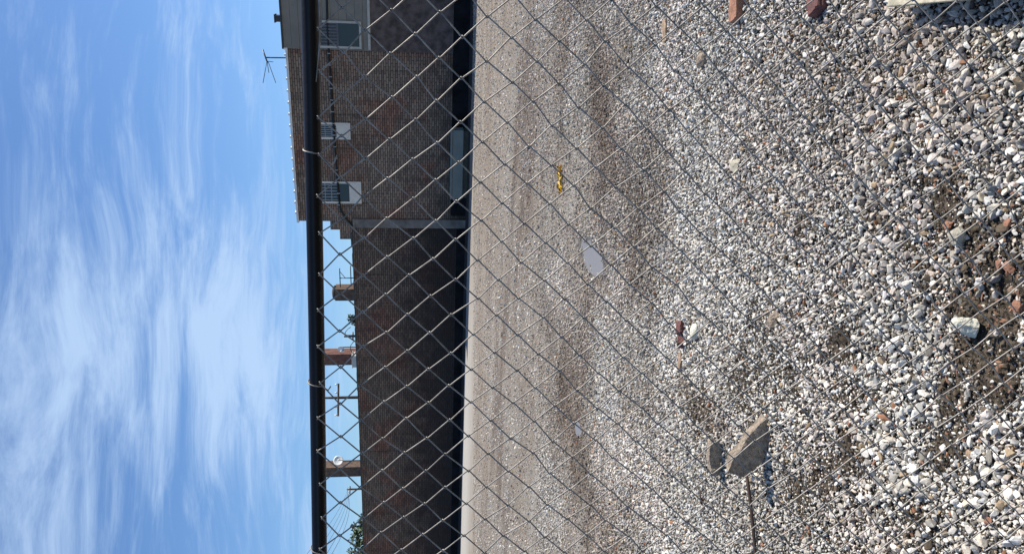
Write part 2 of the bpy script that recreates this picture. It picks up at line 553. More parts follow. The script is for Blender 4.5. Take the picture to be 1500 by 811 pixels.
def ground_mat():
    mt, t, p = new_mat('gravel_ground')
    geo = N(t, 'ShaderNodeNewGeometry')
    s = N(t, 'ShaderNodeSeparateXYZ'); t.links.new(geo.outputs['Position'], s.inputs[0])
    att = N(t, 'ShaderNodeAttribute', attribute_name='tint')
    sa = N(t, 'ShaderNodeSeparateColor'); t.links.new(att.outputs['Color'], sa.inputs[0])
    # distance in front of the facade
    mp = N(t, 'ShaderNodeMapping')
    mp.vector_type = 'POINT'
    mp.inputs['Location'].default_value = tuple((Matrix.Rotation(-WROT, 3, 'Z') @ Vector(WORG)) * -1.0)
    mp.inputs['Rotation'].default_value = (0, 0, -WROT)
    t.links.new(geo.outputs['Position'], mp.inputs[0])
    ws = N(t, 'ShaderNodeSeparateXYZ'); t.links.new(mp.outputs[0], ws.inputs[0])
    front = math_node(t, 'MULTIPLY', ws.outputs[1], -1.0)

    def noise(scale, det=6.0, rough=0.62, vec=None):
        n = N(t, 'ShaderNodeTexNoise', inp={'Scale': scale, 'Detail': det, 'Roughness': rough})
        t.links.new(vec if vec is not None else geo.outputs['Position'], n.inputs['Vector'])
        return n.outputs['Fac']
    st = N(t, 'ShaderNodeMapping'); st.inputs['Scale'].default_value = (0.10, 0.9, 1)
    t.links.new(mp.outputs[0], st.inputs[0])
    bands = noise(1.3, 6, .65, st.outputs[0])
    big = noise(0.5, 5)
    med = noise(3.0, 6)
    vor = N(t, 'ShaderNodeTexVoronoi', inp={'Scale': 46.0, 'Randomness': 1.0})
    t.links.new(geo.outputs['Position'], vor.inputs['Vector'])
    stone = N(t, 'ShaderNodeSeparateColor'); t.links.new(vor.outputs['Color'], stone.inputs[0])
    # stones of the far gravel: pale, grey, tan
    g = mixcol(t, stone.outputs[0], (0.12, 0.112, 0.10), (0.44, 0.415, 0.37))
    g = mixcol(t, maprange(t, stone.outputs[1], 0.72, 0.95), g, (0.30, 0.22, 0.15))
    dirt = mixcol(t, med, (0.15, 0.12, 0.09), (0.27, 0.225, 0.178))
    # share of dirt to stone changes over the lot
    brown = math_node(t, 'ADD', maprange(t, front, 22.5, 16.5, 0.0, 0.42), math_node(t, 'MULTIPLY', math_node(t, 'SUBTRACT', big, 0.5), 1.4))
    brown = math_node(t, 'ADD', brown, math_node(t, 'MULTIPLY', math_node(t, 'SUBTRACT', bands, 0.5), 1.8), clamp=True)
    far = mixcol(t, brown, g, dirt)
    st2 = N(t, 'ShaderNodeMapping'); st2.inputs['Scale'].default_value = (0.22, 0.75, 1); st2.inputs['Location'].default_value = (7, 3, 0)
    t.links.new(mp.outputs[0], st2.inputs[0])
    worn = noise(0.9, 8, .68, st2.outputs[0])
    far = mixcol(t, maprange(t, worn, .48, .62, 0, .85), far, (0.105, 0.078, 0.062))
    far = mixcol(t, maprange(t, worn, .46, .36, 0, .6), far, (0.36, 0.35, 0.32))
    grit = noise(9.0, 8, .75)
    far = mixcol(t, maprange(t, grit, .5, .7, 0, .5), far, (0.10, 0.08, 0.062))
    # worn hard standing along the facade: long streaks of pale concrete, pink grit and dust
    conc = mixcol(t, maprange(t, bands, .38, .62), (0.185, 0.150, 0.118), (0.275, 0.240, 0.200))
    conc = mixcol(t, maprange(t, noise(2.2, 7, .7, st.outputs[0]), .45, .7, 0, .75), conc, (0.145, 0.118, 0.092))
    pale = math_node(t, 'MULTIPLY', maprange(t, math_node(t, 'ADD', front, math_node(t, 'MULTIPLY', math_node(t, 'SUBTRACT', bands, .5), 3.0)), 9.0, 3.5), maprange(t, ws.outputs[0], 4.0, -7.0, 0.15, 1.0))
    conc = mixcol(t, maprange(t, noise(5.0, 9, .78, st2.outputs[0]), .48, .66, 0, .65), conc, (0.10, 0.08, 0.06))
    conc = mixcol(t, maprange(t, noise(11.0, 8, .75), .52, .68, 0, .45), conc, (0.36, 0.33, 0.29))
    conc = mixcol(t, math_node(t, 'MULTIPLY', pale, .85), conc, (0.38, 0.37, 0.345))
    wob = math_node(t, 'ADD', front, math_node(t, 'MULTIPLY', math_node(t, 'SUBTRACT', big, 0.5), 5.0))
    far = mixcol(t, maprange(t, wob, 17.0, 7.0), far, conc)
    # near earth, darkened to paint shade into the gaps between stones
    nearbase = mixcol(t, med, (0.045, 0.038, 0.030), (0.12, 0.102, 0.08))
    far = mixcol(t, maprange(t, s.outputs[1], 3.5, 7.0), nearbase, far)
    far = mixcol(t, math_node(t, 'MULTIPLY', sa.outputs[2], .8), far, mixcol(t, med, (0.075, 0.055, 0.042), (0.14, 0.105, 0.08)))
    clod = noise(60, 5, .7)
    soilc = mixcol(t, maprange(t, clod, .35, .65), (0.022, 0.018, 0.013), (0.13, 0.105, 0.078))
    col = mixcol(t, maprange(t, sa.outputs[0], 0.1, 0.5), far, soilc)
    wet = maprange(t, sa.outputs[1], 0.05, 0.7)
    col = mixcol(t, math_node(t, 'MULTIPLY', wet, 0.75), col, (0.10, 0.095, 0.09))
    t.links.new(col, p.inputs['Base Color'])
    p.inputs['Roughness'].default_value = 0.95
    p.inputs['Specular IOR Level'].default_value = 0.2
    hgt = math_node(t, 'ADD', math_node(t, 'MULTIPLY', vor.outputs['Distance'], -1.0), math_node(t, 'MULTIPLY', noise(120, 4), 0.8))
    b = N(t, 'ShaderNodeBump', inp={'Distance': 0.02})
    t.links.new(maprange(t, wob, 6.0, 15.0, 0.25, 0.9), b.inputs['Strength'])
    t.links.new(hgt, b.inputs['Height'])
    t.links.new(b.outputs[0], p.inputs['Normal'])
    return mt


gnd = mesh_np('ground', gv, gf, ground_mat(), cols=gcol, flat=False)
tag(gnd, 'gravel lot of pale crushed stone and brown dirt running to the brick facade', 'ground', kind='structure')


# ------------------------------------------------------------------ puddles
def water_mat():
    mt, t, p = new_mat('puddle_water')
    p.inputs['Base Color'].default_value = (0.19, 0.175, 0.16, 1)
    p.inputs['Roughness'].default_value = 0.22
    p.inputs['IOR'].default_value = 1.33
    p.inputs['Specular IOR Level'].default_value = 0.9
    return mt


M['water'] = water_mat()
for outl, (c, a, b, th), lab in zip(PUD_OUT, PUDDLES, ('larger blue-grey puddle in the middle of the gravel lot', 'smaller shallow puddle further left on the gravel lot')):
    lvl = float(height(np.array([c[0]]), np.array([c[1]]))[0]) + .014
    P_ = np.array([ground_at(*q) for q in outl])
    n_ = len(P_)
    vs_ = []
    for k in range(n_):                      # closed Catmull-Rom through the shore points
        p0, p1, p2, p3 = P_[k - 1], P_[k], P_[(k + 1) % n_], P_[(k + 2) % n_]
        for q in np.linspace(0, 1, 6)[:-1]:
            pt = .5 * (2 * p1 + (p2 - p0) * q + (2 * p0 - 5 * p1 + 4 * p2 - p3) * q ** 2 + (3 * p1 - p0 - 3 * p2 + p3) * q ** 3)
            pt = c + (pt - c) * (1.03 + .05 * math.sin(7 * (k + q)))
            vs_.append((pt[0], pt[1], lvl))
    mb = MB().add(vs_, [tuple(range(len(vs_)))])
    tag(mb.build('puddle', M['water']), lab, 'puddle', kind='structure')


# ------------------------------------------------------------------ gravel
def stone_protos(n, sub, seed):
    r = np.random.default_rng(seed)
    out = []
    bm = bmesh.new(); bmesh.ops.create_icosphere(bm, subdivisions=sub, radius=1.0)
    bm.verts.ensure_lookup_table()
    base = np.array([v.co[:] for v in bm.verts]); F = np.array([[v.index for v in f.verts] for f in bm.faces]); bm.free()
    for _ in range(n):
        v = base * (1 + .12 * r.standard_normal((len(base), 1)))
        for _k in range(8):
            d = r.standard_normal(3); d /= np.linalg.norm(d)
            lim = r.uniform(.34, .72)
            q = v @ d
            v = v - np.outer(np.maximum(q - lim, 0) * .95, d)
        v = v * np.array([1.15, r.uniform(.7, 1), r.uniform(.5, .8)])
        out.append(v)
    return out, F


def quat_mats(q):
    w, x, y, z = q.T
    return np.stack([np.stack([1 - 2 * (y * y + z * z), 2 * (x * y - z * w), 2 * (x * z + y * w)], -1),
                     np.stack([2 * (x * y + z * w), 1 - 2 * (x * x + z * z), 2 * (y * z - x * w)], -1),
                     np.stack([2 * (x * z - y * w), 2 * (y * z + x * w), 1 - 2 * (x * x + y * y)], -1)], -2)


def scatter(y0, y1, step, half0, slope):
    ys = np.arange(y0, y1, step)
    pts = []
    for y in ys:
        hw = half0 + slope * y
        xs = np.arange(-hw, hw, step)
        pts.append(np.stack([xs, np.full_like(xs, y)], 1))
    p = np.concatenate(pts)
    return p + rng.uniform(-.5, .5, p.shape) * step


def stone_cols(n, x, y):
    tone = fbm(nD, x * 1.7 + 11, y * 1.5, 4) - .5
    base = np.clip(rng.normal(.50, .15, n) * (1 + .6 * tone), .09, .78)
    warm = rng.normal(0, .03, n) + .045
    c = np.stack([base * (1 + warm), base, base * (.965 - warm * 1.3)], 1)
    br = np.clip((fbm(nB, x * 1.1 + 40, y * .9, 4) - .40) * 3.0, 0, 1)
    band = np.clip((y - 5.0) / 2.5, 0, 1)
    br = np.clip(br * (.35 + .6 * band) + .15 * band, 0, .9)
    tan = np.array([.285, .235, .185])
    k = rng.random(n)
    c = c * (1 - (br * .75)[:, None]) + (tan * rng.uniform(.7, 1.3, (n, 1))) * (br * .75)[:, None]
    rust = k < .012
    c[rust] = np.array([.33, .17, .10]) * rng.uniform(.6, 1.2, (rust.sum(), 1))
    ochre = (k > .012) & (k < .05)
    c[ochre] = np.array([.34, .26, .17]) * rng.uniform(.7, 1.2, (ochre.sum(), 1))
    dark = (k > .05) & (k < .15)
    c[dark] *= .42
    pink = (fbm(nA, x * 1.3 + 70, y * 1.2, 3) > .53) & (rng.random(n) < .5)
    c[pink] *= np.array([1.03, .965, .95])
    s = np.clip(soil(x, y), 0, 1)[:, None]
    rt = rut(x, y)[:, None]
    c = c * (1 - .62 * rt) * (1 + rt * np.array([.10, .0, -.08]))
    clod = ((rng.random(n) < s[:, 0] * .8) & (s[:, 0] > .12))[:, None]
    c = np.where(clod, np.array([.085, .066, .047]) * rng.uniform(.5, 1.5, (n, 1)), c)
    return c


def stones_np(pts, rmed, sig, rmax, protos, F, sink):
    x, y = pts.T
    keep = rng.random(len(x)) > np.clip(soil(x, y) * .6 - .15, 0, .42)
    keep &= rng.random(len(x)) > puddle_w(x, y) * 1.02 - .02
    dirt = np.clip((fbm(nB, x * 1.1 + 40, y * .9, 4) - .46) * 3.0, 0, 1) * np.clip((y - 4) / 2, .25, 1)
    keep &= rng.random(len(x)) > dirt * .6
    keep &= rng.random(len(x)) > np.clip((y - 5) / 9, 0, .95) * .8
    x, y = x[keep], y[keep]
    n = len(x)
    r = np.minimum(rmed * 1.12 * np.exp(sig * rng.standard_normal(n)), rmax)
    r = r * (1 - .45 * np.clip(soil(x, y) * 1.6, 0, 1) * (rng.random(n) < .8))
    q = rng.standard_normal((n, 4)); q[:, 1:3] *= .7; q /= np.linalg.norm(q, axis=1, keepdims=True)
    R = quat_mats(q)
    pr = rng.integers(0, len(protos), n)
    P = np.stack(protos)[pr]
    v = np.einsum('nij,nkj->nki', R, P) * r[:, None, None]
    z = height(x, y) + r * sink + rng.uniform(0, .6, n) * rmed
    v = v + np.stack([x, y, z], 1)[:, None, :]
    nv = v.shape[1]
    f = (F[None] + (np.arange(n) * nv)[:, None, None]).reshape(-1, 3)
    c = np.repeat(np.concatenate([stone_cols(n, x, y), np.ones((n, 1))], 1), nv, 0)
    return v.reshape(-1, 3), f, c


pA, FA = stone_protos(40, 2, 11)
pB, FB = stone_protos(40, 1, 12)
parts = [stones_np(scatter(1.25, 2.7, .0142, .5, .46), .0072, .46, .021, pA, FA, .62),
         stones_np(scatter(1.25, 2.7, .0118, .5, .46), .0042, .35, .010, pB, FB, .35),
         stones_np(scatter(2.7, 4.4, .0116, .5, .44), .0062, .44, .018, pB, FB, .62),
         stones_np(scatter(4.4, 7.0, .0138, .5, .43), .0072, .40, .020, pB, FB, .55),
         stones_np(scatter(7.0, 10.5, .0200, .5, .41), .0088, .38, .021, pB, FB, .45),
         stones_np(scatter(10.5, 24, .038, .5, .41), .0115, .42, .030, pB, FB, .15)]
vv, ff, cc, off = [], [], [], 0
for v, f, c in parts:
    vv.append(v); ff.append(f + off); cc.append(c); off += len(v)


def stone_mat():
    mt, t, p = new_mat('crushed_stone')
    att = N(t, 'ShaderNodeAttribute', attribute_name='tint')
    geo = N(t, 'ShaderNodeNewGeometry')
    nz = N(t, 'ShaderNodeTexNoise', inp={'Scale': 170.0, 'Detail': 5.0, 'Roughness': 0.7})
    t.links.new(geo.outputs['Position'], nz.inputs['Vector'])
    k = maprange(t, nz.outputs['Fac'], .3, .7, .68, 1.3, False)
    c = N(t, 'ShaderNodeVectorMath', operation='SCALE')
    t.links.new(att.outputs['Color'], c.inputs[0]); t.links.new(k, c.inputs['Scale'])
    t.links.new(c.outputs[0], p.inputs['Base Color'])
    p.inputs['Roughness'].default_value = 0.95
    p.inputs['Specular IOR Level'].default_value = 0.15
    b = N(t, 'ShaderNodeBump', inp={'Strength': .35, 'Distance': .003})
    t.links.new(nz.outputs['Fac'], b.inputs['Height']); t.links.new(b.outputs[0], p.inputs['Normal'])
    return mt


grv = mesh_np('gravel', np.concatenate(vv), np.concatenate(ff), stone_mat(), cols=np.concatenate(cc), flat=True)
tag(grv, 'loose pale crushed stone covering the lot behind the fence', 'gravel', kind='stuff')
del vv, ff, cc, parts

# near-black strip painting the walls' shade onto the ground along the facades
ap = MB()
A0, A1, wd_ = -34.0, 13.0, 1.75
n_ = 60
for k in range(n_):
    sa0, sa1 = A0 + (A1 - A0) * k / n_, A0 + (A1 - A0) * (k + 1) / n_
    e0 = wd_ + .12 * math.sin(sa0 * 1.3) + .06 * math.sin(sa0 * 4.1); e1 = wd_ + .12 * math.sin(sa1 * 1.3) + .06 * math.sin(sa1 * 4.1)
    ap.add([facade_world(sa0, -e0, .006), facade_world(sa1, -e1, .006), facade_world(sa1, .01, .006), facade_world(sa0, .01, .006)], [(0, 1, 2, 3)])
M['painted_shade'] = simple('painted_wall_shade', (0.017, 0.012, 0.009), 0.97, 0, 0.4, 3.0, 0.3, 60)
tag(ap.build('shade_strip', M['painted_shade']), 'dark strip of painted wall shade along the foot of the brick facades', 'shade_strip', kind='structure')

# ------------------------------------------------------------------ tall brick building
tall = empty('brick_building', WORG, WROT)
tag(tall, 'two-storey dark brick building with white coping and grey clad corner beside the lower wall', 'building')
TOP = facade(430, 200)[1]
S_END = 13.0
wall_tall = MB().box(0, S_END, 0, .3, 0, TOP).box(0, .3, .3, 9, 0, TOP).box(S_END - .3, S_END, .3, 9, 0, TOP).box(.3, S_END - .3, 8.7, 9, 0, TOP)
wall_tall.build('wall', M['brick_tall'], tall)
rf = MB().box(.305, S_END - .305, .305, 8.695, TOP - .5, TOP - .3).build('roof', M['felt'], tall)
# coping: a row of slabs, small upstand at every joint
cp = MB()
clad_s = facade(430, 71)[0]
s = -.06
slab = (facade(425, 100)[0] - facade(425, 117.5)[0])
while s < clad_s - .05:
    e = min(s + slab, clad_s)
    cp.box(s + .008, e - .008, -.06, .36, TOP + .002, TOP + .075)
    cp.box(e - .045, e + .02, -.075, .375, TOP + .004, TOP + .115)
    s = e
cp.build('coping', M['coping'], tall)
# grey cladding over the right-hand bay
cz0 = facade(543, 30)[1]
cl = MB()
nb_ = 11
hh = (TOP + .12 - cz0) / nb_
for k in range(nb_):
    cl.box(clad_s, S_END, -.05 - .006 * (k % 2), -.003, cz0 + k * hh, cz0 + (k + 1) * hh - .006)
cl.build('cladding', M['cladding'], tall)
MB().box(clad_s - .02, S_END + .02, -.10, .34, TOP + .121, TOP + .17).build('roof_edge', M['darkmetal'], tall)
vs0 = facade(416, 28)[0]
MB().box(vs0 - .1, vs0 + .1, .0, .3, TOP + .171, TOP + .34).box(vs0 - .13, vs0 + .13, -.03, .33, TOP + .341, TOP + .37).build('roof_vent', M['darkmetal'], tall)
MB().box(clad_s, S_END, -.04, -.003, .5505, cz0 - .002).build('render_panel', M['dark_render'], tall)
MB().box(.26, S_END, -.045, -.003, 0, .55).build('plinth', M['plinth'], tall)
# pale rendered pier at the corner, with a stepped shoulder over the lower wall
s0, s1 = facade(600, 333)[0], facade(600, 321)[0]
zp = facade(520, 326)[1]
MB().box(s0, s1, -.09, -.003, 0, zp).box(s0 - .03, s1 + .03, -.12, -.003, zp, zp + .07).build('corner_pier', M['render'], tall)
st = MB()
for ya, yb, xt in ((330, 337, 484), (330, 351, 498), (330, 361, 514)):
    a, zt = facade(xt, yb); b_, _ = facade(xt, ya)
    st.box(a, -.003, .05 + .002 * yb / 100, .45 + .002 * yb, 3.0 + .003 * (yb - 330), zt)
st.build('stepped_shoulder', M['brick_tall'], tall)
# black cable along the facade
pts = []
for x, y in ((478, -60), (480, 40), (483, 90), (487, 150), (490, 200), (494, 250), (496.5, 290), (500, 308), (508, 320), (517, 331)):
    a, z = facade(x, y); pts.append((a, -.075, z))
cb = MB().tube(pts, .034, 8).build('cable', M['cable'], tall, True)
for y in range(78, 300, 17):
    x = np.interp(y, [40, 90, 150, 200, 250, 290], [480, 483, 487, 490, 494, 496.5])
    a, z = facade(x, y)
    MB().box(a - .012, a + .012, -.118, -.001, z - .045, z + .05).build('cable_clip', M['clip'], cb)


def window(y0, y1, x0, x1, kind):
    a0, z1 = facade(x0, y1); a1, z0 = facade(x1, y0)
    off = -.06 if kind == 'clad' else 0.0
    w = MB()
    t_ = .07
    w.box(a0, a1, off - .05, off - .004, z0, z0 + t_).box(a0, a1, off - .05, off - .004, z1 - t_, z1)
    w.box(a0, a0 + t_, off - .05, off - .004, z0 + t_, z1 - t_).box(a1 - t_, a1, off - .05, off - .004, z0 + t_, z1 - t_)
    o = w.build('window', M['frame'] if kind == 'clad' else M['white'], tall)
    i0, i1, j0, j1 = a0 + t_, a1 - t_, z0 + t_, z1 - t_
    hgt = j1 - j0
    if kind != 'clad':
        pz = facade(512, (y0 + y1) / 2)[1] if kind == 'panel' else facade(493, (y0 + y1) / 2)[1]
        MB().box(i0, i1, off - .06, off - .006, j0, pz).build('panel', M['white'], o)
        j0 = pz + .01
    MB().box(i0, i1, off - .012, off - .006, j0, j1).build('pane', M['glass'], o)
    g = MB()
    mid = facade(495, (y0 + y1) / 2)[1]
    if kind == 'clad':
        k = 0
        z = mid
        while i0 + .1 * k < i1 - .02:
            g.box(i0 + .1 * k, i0 + .1 * k + .055, off - .035, off - .014, mid, j1); k += 1
        g.box(i0 + hgt * 0, i1, off - .04, off - .036, mid - .03, mid + .03)
        g.build('louvre', M['louvre'], o)
    else:
        n = 6
        for k in range(n):
            xx = i0 + (i1 - i0) * (k + .5) / n
            g.box(xx - .012, xx + .012, off - .04, off - .02, mid - .02, j1)
        for k in range(4):
            z = mid + (j1 - mid) * k / 4
            g.box(i0, i1, off - .019, off - .013, z - .012, z + .012)
        g.build('grille', M['grille'], o)
    return o


w1 = window(31.6, 69.4, 462, 529, 'clad')
w2 = window(180, 203, 455, 513, 'short')
w3 = window(266, 297, 456, 529, 'panel')
w2['label'] = 'narrow middle window with white lower panel'
w1['label'] = 'grey framed window in the clad bay'
w3['label'] = 'window with tall white panel nearest the lower wall'
sx0 = facade(543, 74)[0]
MB().box(sx0 + .02, facade(543, 0)[0] + 1, -.09, -.062, cz0 + .02, cz0 + .10).build('sill', M['frame'], tall)

# ------------------------------------------------------------------ low brick building to the left
low = empty('low_brick_building', WORG, WROT)
tag(low, 'long sooty single-storey brick wall front with dark foot, left of the taller building', 'building')
LTOP = .5 * (facade(518.4, 380)[1] + facade(534, 811)[1])
S0 = facade(676, 811)[0] - 14
lw = MB().box(S0, -.003, .02, .35, 0, LTOP).box(S0, S0 + .3, .35, 6, 0, LTOP).box(S0 + .3, -.003, 5.7, 6, 0, LTOP - .4)
lw.build('wall', M['brick_low'], low)
cpb = MB()
s = S0
while s < -.5:
    L = random.uniform(.5, .9)
    e = min(s + L, -.45)
    cpb.box(s + .004, e - .004, -.012, .37, LTOP + .001, LTOP + .03 + random.uniform(0, .03)); s = e
cpb.build('coping', M['felt'], low)
MB().box(S0, -.26, -.012, .018, 0, .32).build('plinth', M['plinth'], low)
roof = MB().box(S0 + .305, -.305, .355, 5.695, LTOP - .45, LTOP - .4).build('roof', M['felt'], low)


def chimney(ya, yb, xt, dep, mat, cap):
    a, _ = facade(xt, yb, dep); b_, z = facade(xt, ya, dep)
    w = b_ - a
    ch = MB().box(a, b_, dep, dep + w, LTOP - .398, z).build('chimney', mat, roof, bevel=.012)
    if cap == 'round':
        c = (a + b_) / 2
        MB().tube([(c, dep + w / 2, z + .001), (c, dep + w / 2, z + .05), (c, dep + w / 2, z + .10), (c, dep + w / 2, z + .13)], [w * .56, w * .56, w * .45, w * .15], 16).build('chimney_cap', M['felt'], ch, True)
    elif cap == 'slab':
        MB().box(a - .04, b_ + .04, dep - .04, dep + w + .04, z + .001, z + .06).build('chimney_cap', M['felt'], ch)
    return ch, (a + b_) / 2, w, z


c1 = chimney(423.5, 440.5, 490, 1.2, M['chimney_brown'], 'round')
c2 = chimney(519, 535, 468, 1.6, M['chimney'], 'slab')
c3 = chimney(685, 699, 468, 1.4, M['chimney_brown'], 'slab')
# pale flue box on the parapet beside the middle stack
a, zt = facade(517, 538, .4); b_, _ = facade(517, 521, .4)
MB().box(a, b_, .40, .75, LTOP - .398, zt).box(a - .02, b_ + .02, .38, .77, zt, zt + .035).build('flue_box', M['white'], roof, bevel=.01)


def fw(x, y, dep):
    a, z = facade(x, y, dep)
    return facade_world(a, dep, z)


# ------------------------------------------------------------------ roof aerials and dishes
def aerial(name, base, lab, cat, build, mat):
    e = empty(name, base)
    tag(e, lab, cat)
    build(e, np.array(base))
    return e


def yagi(e, b0_):
    def L(x, y):
        return at_dist(x, y, b0_[1]) - b0_
    MB().tube([(0, 0, 0), L(402, 84.8), L(388, 84.5)], .022, 6).build('mast', M['darkmetal'], e, True)
    MB().tube([L(385, 73), L(389, 84.5), L(392, 92)], .026, 6).build('boom', M['darkmetal'], e, True)
    for p, q in (((391, 90), (383, 119)), ((391.5, 92), (391.7, 104)), ((393, 91), (402, 119)), ((391, 90), (398, 88))):
        a_, b2 = L(*p), L(*q)
        b2 = b2 + np.array([0, .25, 0])
        MB().tube([a_, b2], .011, 5).build('element', M['darkmetal'], e, True)


base = fw(421, 85, .15)
base[2] = TOP + .0771
aerial('tv_aerial', base, 'thin angled television aerial on the white coping of the taller building', 'aerial', yagi, None)


def h_aerial(e, b0_):
    dirn = WDIR
    up = np.array([0, 0, 1.0])
    ppm = 1130 / b0_[1]
    ztop = (at_dist(497, 407, b0_[1]) - b0_)[2]
    MB().tube([(0, 0, 0), up * ztop], .022, 6).build('mast', M['darkmetal'], e, True)
    for x, ya, yb in ((498, 392, 421), (514, 388, 420)):
        z = (at_dist(x, 407, b0_[1]) - b0_)[2]
        MB().tube([dirn * ((407 - ya) / ppm) + up * z, dirn * ((407 - yb) / ppm) + up * z], .02, 6).build('crossbar', M['darkmetal'], e, True)
    z = (at_dist(498, 407, b0_[1]) - b0_)[2]
    MB().tube([dirn * .25 + up * (z - .02), up * (z - .2)], .012, 5).build('brace', M['darkmetal'], e, True)


base = fw(520, 407, .9); base[2] = LTOP - .399
aerial('roof_aerial', base, 'two-bar aerial frame standing right of the round-capped chimney', 'aerial', h_aerial, None)


for x, y, r, dep, lab, tl in ((500, 511, .135, .7, 'small round satellite dish right of the reddish middle chimney', True),
                              (496, 674, .205, .8, 'larger white satellite dish beside the leftmost brown chimney', False)):
    c = fw(x, y, dep)
    e = empty('satellite_dish', (c[0] + (.06 if tl else -.06), c[1] + .16, LTOP - .399))
    tag(e, lab, 'satellite dish')
    b0_ = np.array(e.location)
    top = np.array(c) - b0_
    n = np.array([-.35 if tl else .3, -.9, .28]); n = n / np.linalg.norm(n)
    a_ = np.cross(n, [0, 0, 1.0]); a_ /= np.linalg.norm(a_); b2 = np.cross(a_, n)
    rings, seg = 5, 24
    vs_, fs = [top], []
    for i in range(1, rings + 1):
        q = i / rings
        for k in range(seg):
            t_ = 2 * math.pi * k / seg
            vs_.append(top + (a_ * math.cos(t_) + b2 * math.sin(t_) * 1.08) * r * q + n * (.22 * r * q * q))
    nv = len(vs_)
    vs2 = [p - n * .02 for p in vs_]
    for k in range(seg):
        fs.append((0, 1 + k, 1 + (k + 1) % seg))
        for i in range(rings - 1):
            a0 = 1 + i * seg + k; a1 = 1 + i * seg + (k + 1) % seg
            fs.append((a0, a0 + seg, a1 + seg, a1))
    fs2 = [tuple(nv + i for i in f[::-1]) for f in fs]
    last = 1 + (rings - 1) * seg
    rim = [(last + k, last + (k + 1) % seg, nv + last + (k + 1) % seg, nv + last + k) for k in range(seg)]
    MB().add(vs_ + vs2, fs + fs2 + rim).build('reflector', M['dish'], e, True)
    tip = top + n * r * 1.15 - b2 * r * .5
    MB().tube([top - b2 * r * .9, tip], .015, 6).build('feed_arm', M['darkmetal'], e, True)
    MB().tube([tip - n * .02, tip + n * .05], .035, 8).build('feed_horn', M['dish'], e, True)
    MB().tube([(0, 0, 0), (0, 0, max(.05, top[2] - .03)), top - n * .025], .022, 6).build('mount', M['darkmetal'], e, True)

# low dark rail and bent pipes on the roof edge by the small dish
e = empty('roof_bracket', fw(520, 492, .6)); e.location.z = LTOP - .399
tag(e, 'dark bent pipe bracket on the low roof between the right-hand chimneys', 'bracket')
b0_ = np.array(e.location)
Lc = lambda x, y: at_dist(x, y, b0_[1]) - b0_
MB().tube([(0, 0, 0), Lc(516, 492), Lc(504, 492)], .05, 8).build('post', M['darkmetal'], e, True)
MB().tube([Lc(517, 486), Lc(517, 497)], .03, 6).build('crossbar', M['darkmetal'], e, True)
MB().tube([Lc(505, 493), Lc(506, 486), Lc(510, 481), Lc(514, 479)], .014, 6).build('hoop', M['darkmetal'], e, True)
MB().tube([Lc(518, 500), Lc(514, 505), Lc(513, 511), Lc(516, 516), Lc(520, 519)], .016, 6).build('hoop', M['darkmetal'], e, True)

# ------------------------------------------------------------------ utility poles and wires beyond the roofs
def utility_pole(x_top, y, x_arm, ya, yb, dist, r, lab, arm_dir):
    p = at_dist(x_arm, y, dist)
    e = empty('utility_pole', (p[0], p[1], 0))
    tag(e, lab, 'utility pole')
    zt = at_dist(x_top, y, dist)[2]
    lean = (at_dist(527, y + 3, dist)[0] - p[0]) * .0
    MB().tube([(lean, 0, 0), (lean, 0, zt * .6), (0, 0, p[2]), (0, 0, zt)], [r * 1.25, r * 1.1, r, r * .7], 10).build('pole', M['timber_pole'], e, True)
    ppm = F_PX / dist
    a_, b2 = (405.5 - ya) / ppm + 0, (405.5 - yb) / ppm
    d = np.array([1.0, arm_dir, 0])
    A = d * (at_dist(x_arm, ya, dist)[0] - p[0]) + np.array([0, -r - .06, p[2]])
    B = d * (at_dist(x_arm, yb, dist)[0] - p[0]) + np.array([0, -r - .06, p[2]])
    MB().tube([A, B], .055, 4).build('crossarm', M['timber_pole'], e)
    for q in (.03, .28, .72, .97):
        c = A + (B - A) * q
        MB().tube([c + np.array([0, 0, .05]), c + np.array([0, 0, .12]), c + np.array([0, 0, .2])], [.02, .05, .03], 8).build('insulator', M['dish'], e, True)
    return e, A + np.array(e.location), B + np.array(e.location)


utility_pole(470, 582, 496, 561, 608, 46, .085, 'dark timber utility pole with crossarm between the middle and left chimneys', .1)
up2, WA, WB = utility_pole(508, 716, 513, 712, 721, 80, .09, 'distant short utility pole left of the leftmost chimney', .9)
wire_ends = [(398, 870, 32), (404, 885, 33), (418, 880, 34), (436, 870, 36), (452, 860, 38)]
for k, (x, y, d) in enumerate(wire_ends):
    A = WA + (WB - WA) * (k / 4) + np.array([0, 0, .2])
    B = at_dist(x, y, d)
    pts = []
    for i in range(25):
        q = i / 24
        p_ = A + (B - A) * q
        p_[2] -= .55 * 4 * q * (1 - q) * (1 + .12 * k)
        pts.append(p_)
    c0 = np.array(pts[0])
    o = MB().tube([p_ - c0 for p_ in pts], .011 + .003 * (k > 2), 5).build('overhead_wire', M['cable'], None, True)
    o.location = Vector(c0)
    tag(o, 'thin black overhead wire fanning left from the distant utility pole', 'wire', 'overhead wires from the distant pole')


# ------------------------------------------------------------------ trees beyond the low building
def leaf_mat(name, col):
    mt, t, p = new_mat(name)
    att = N(t, 'ShaderNodeAttribute', attribute_name='tint')
    t.links.new(mixcol(t, 1.0, att.outputs['Color'], col, 'MULTIPLY'), p.inputs['Base Color'])
    p.inputs['Roughness'].default_value = 0.55
    p.inputs['Subsurface Weight'].default_value = 0.0
    return mt


M['leaf'] = leaf_mat('leaf_green', (0.060, 0.085, 0.035))
M['bark'] = simple('bark', (0.07, 0.055, 0.04), 0.9)


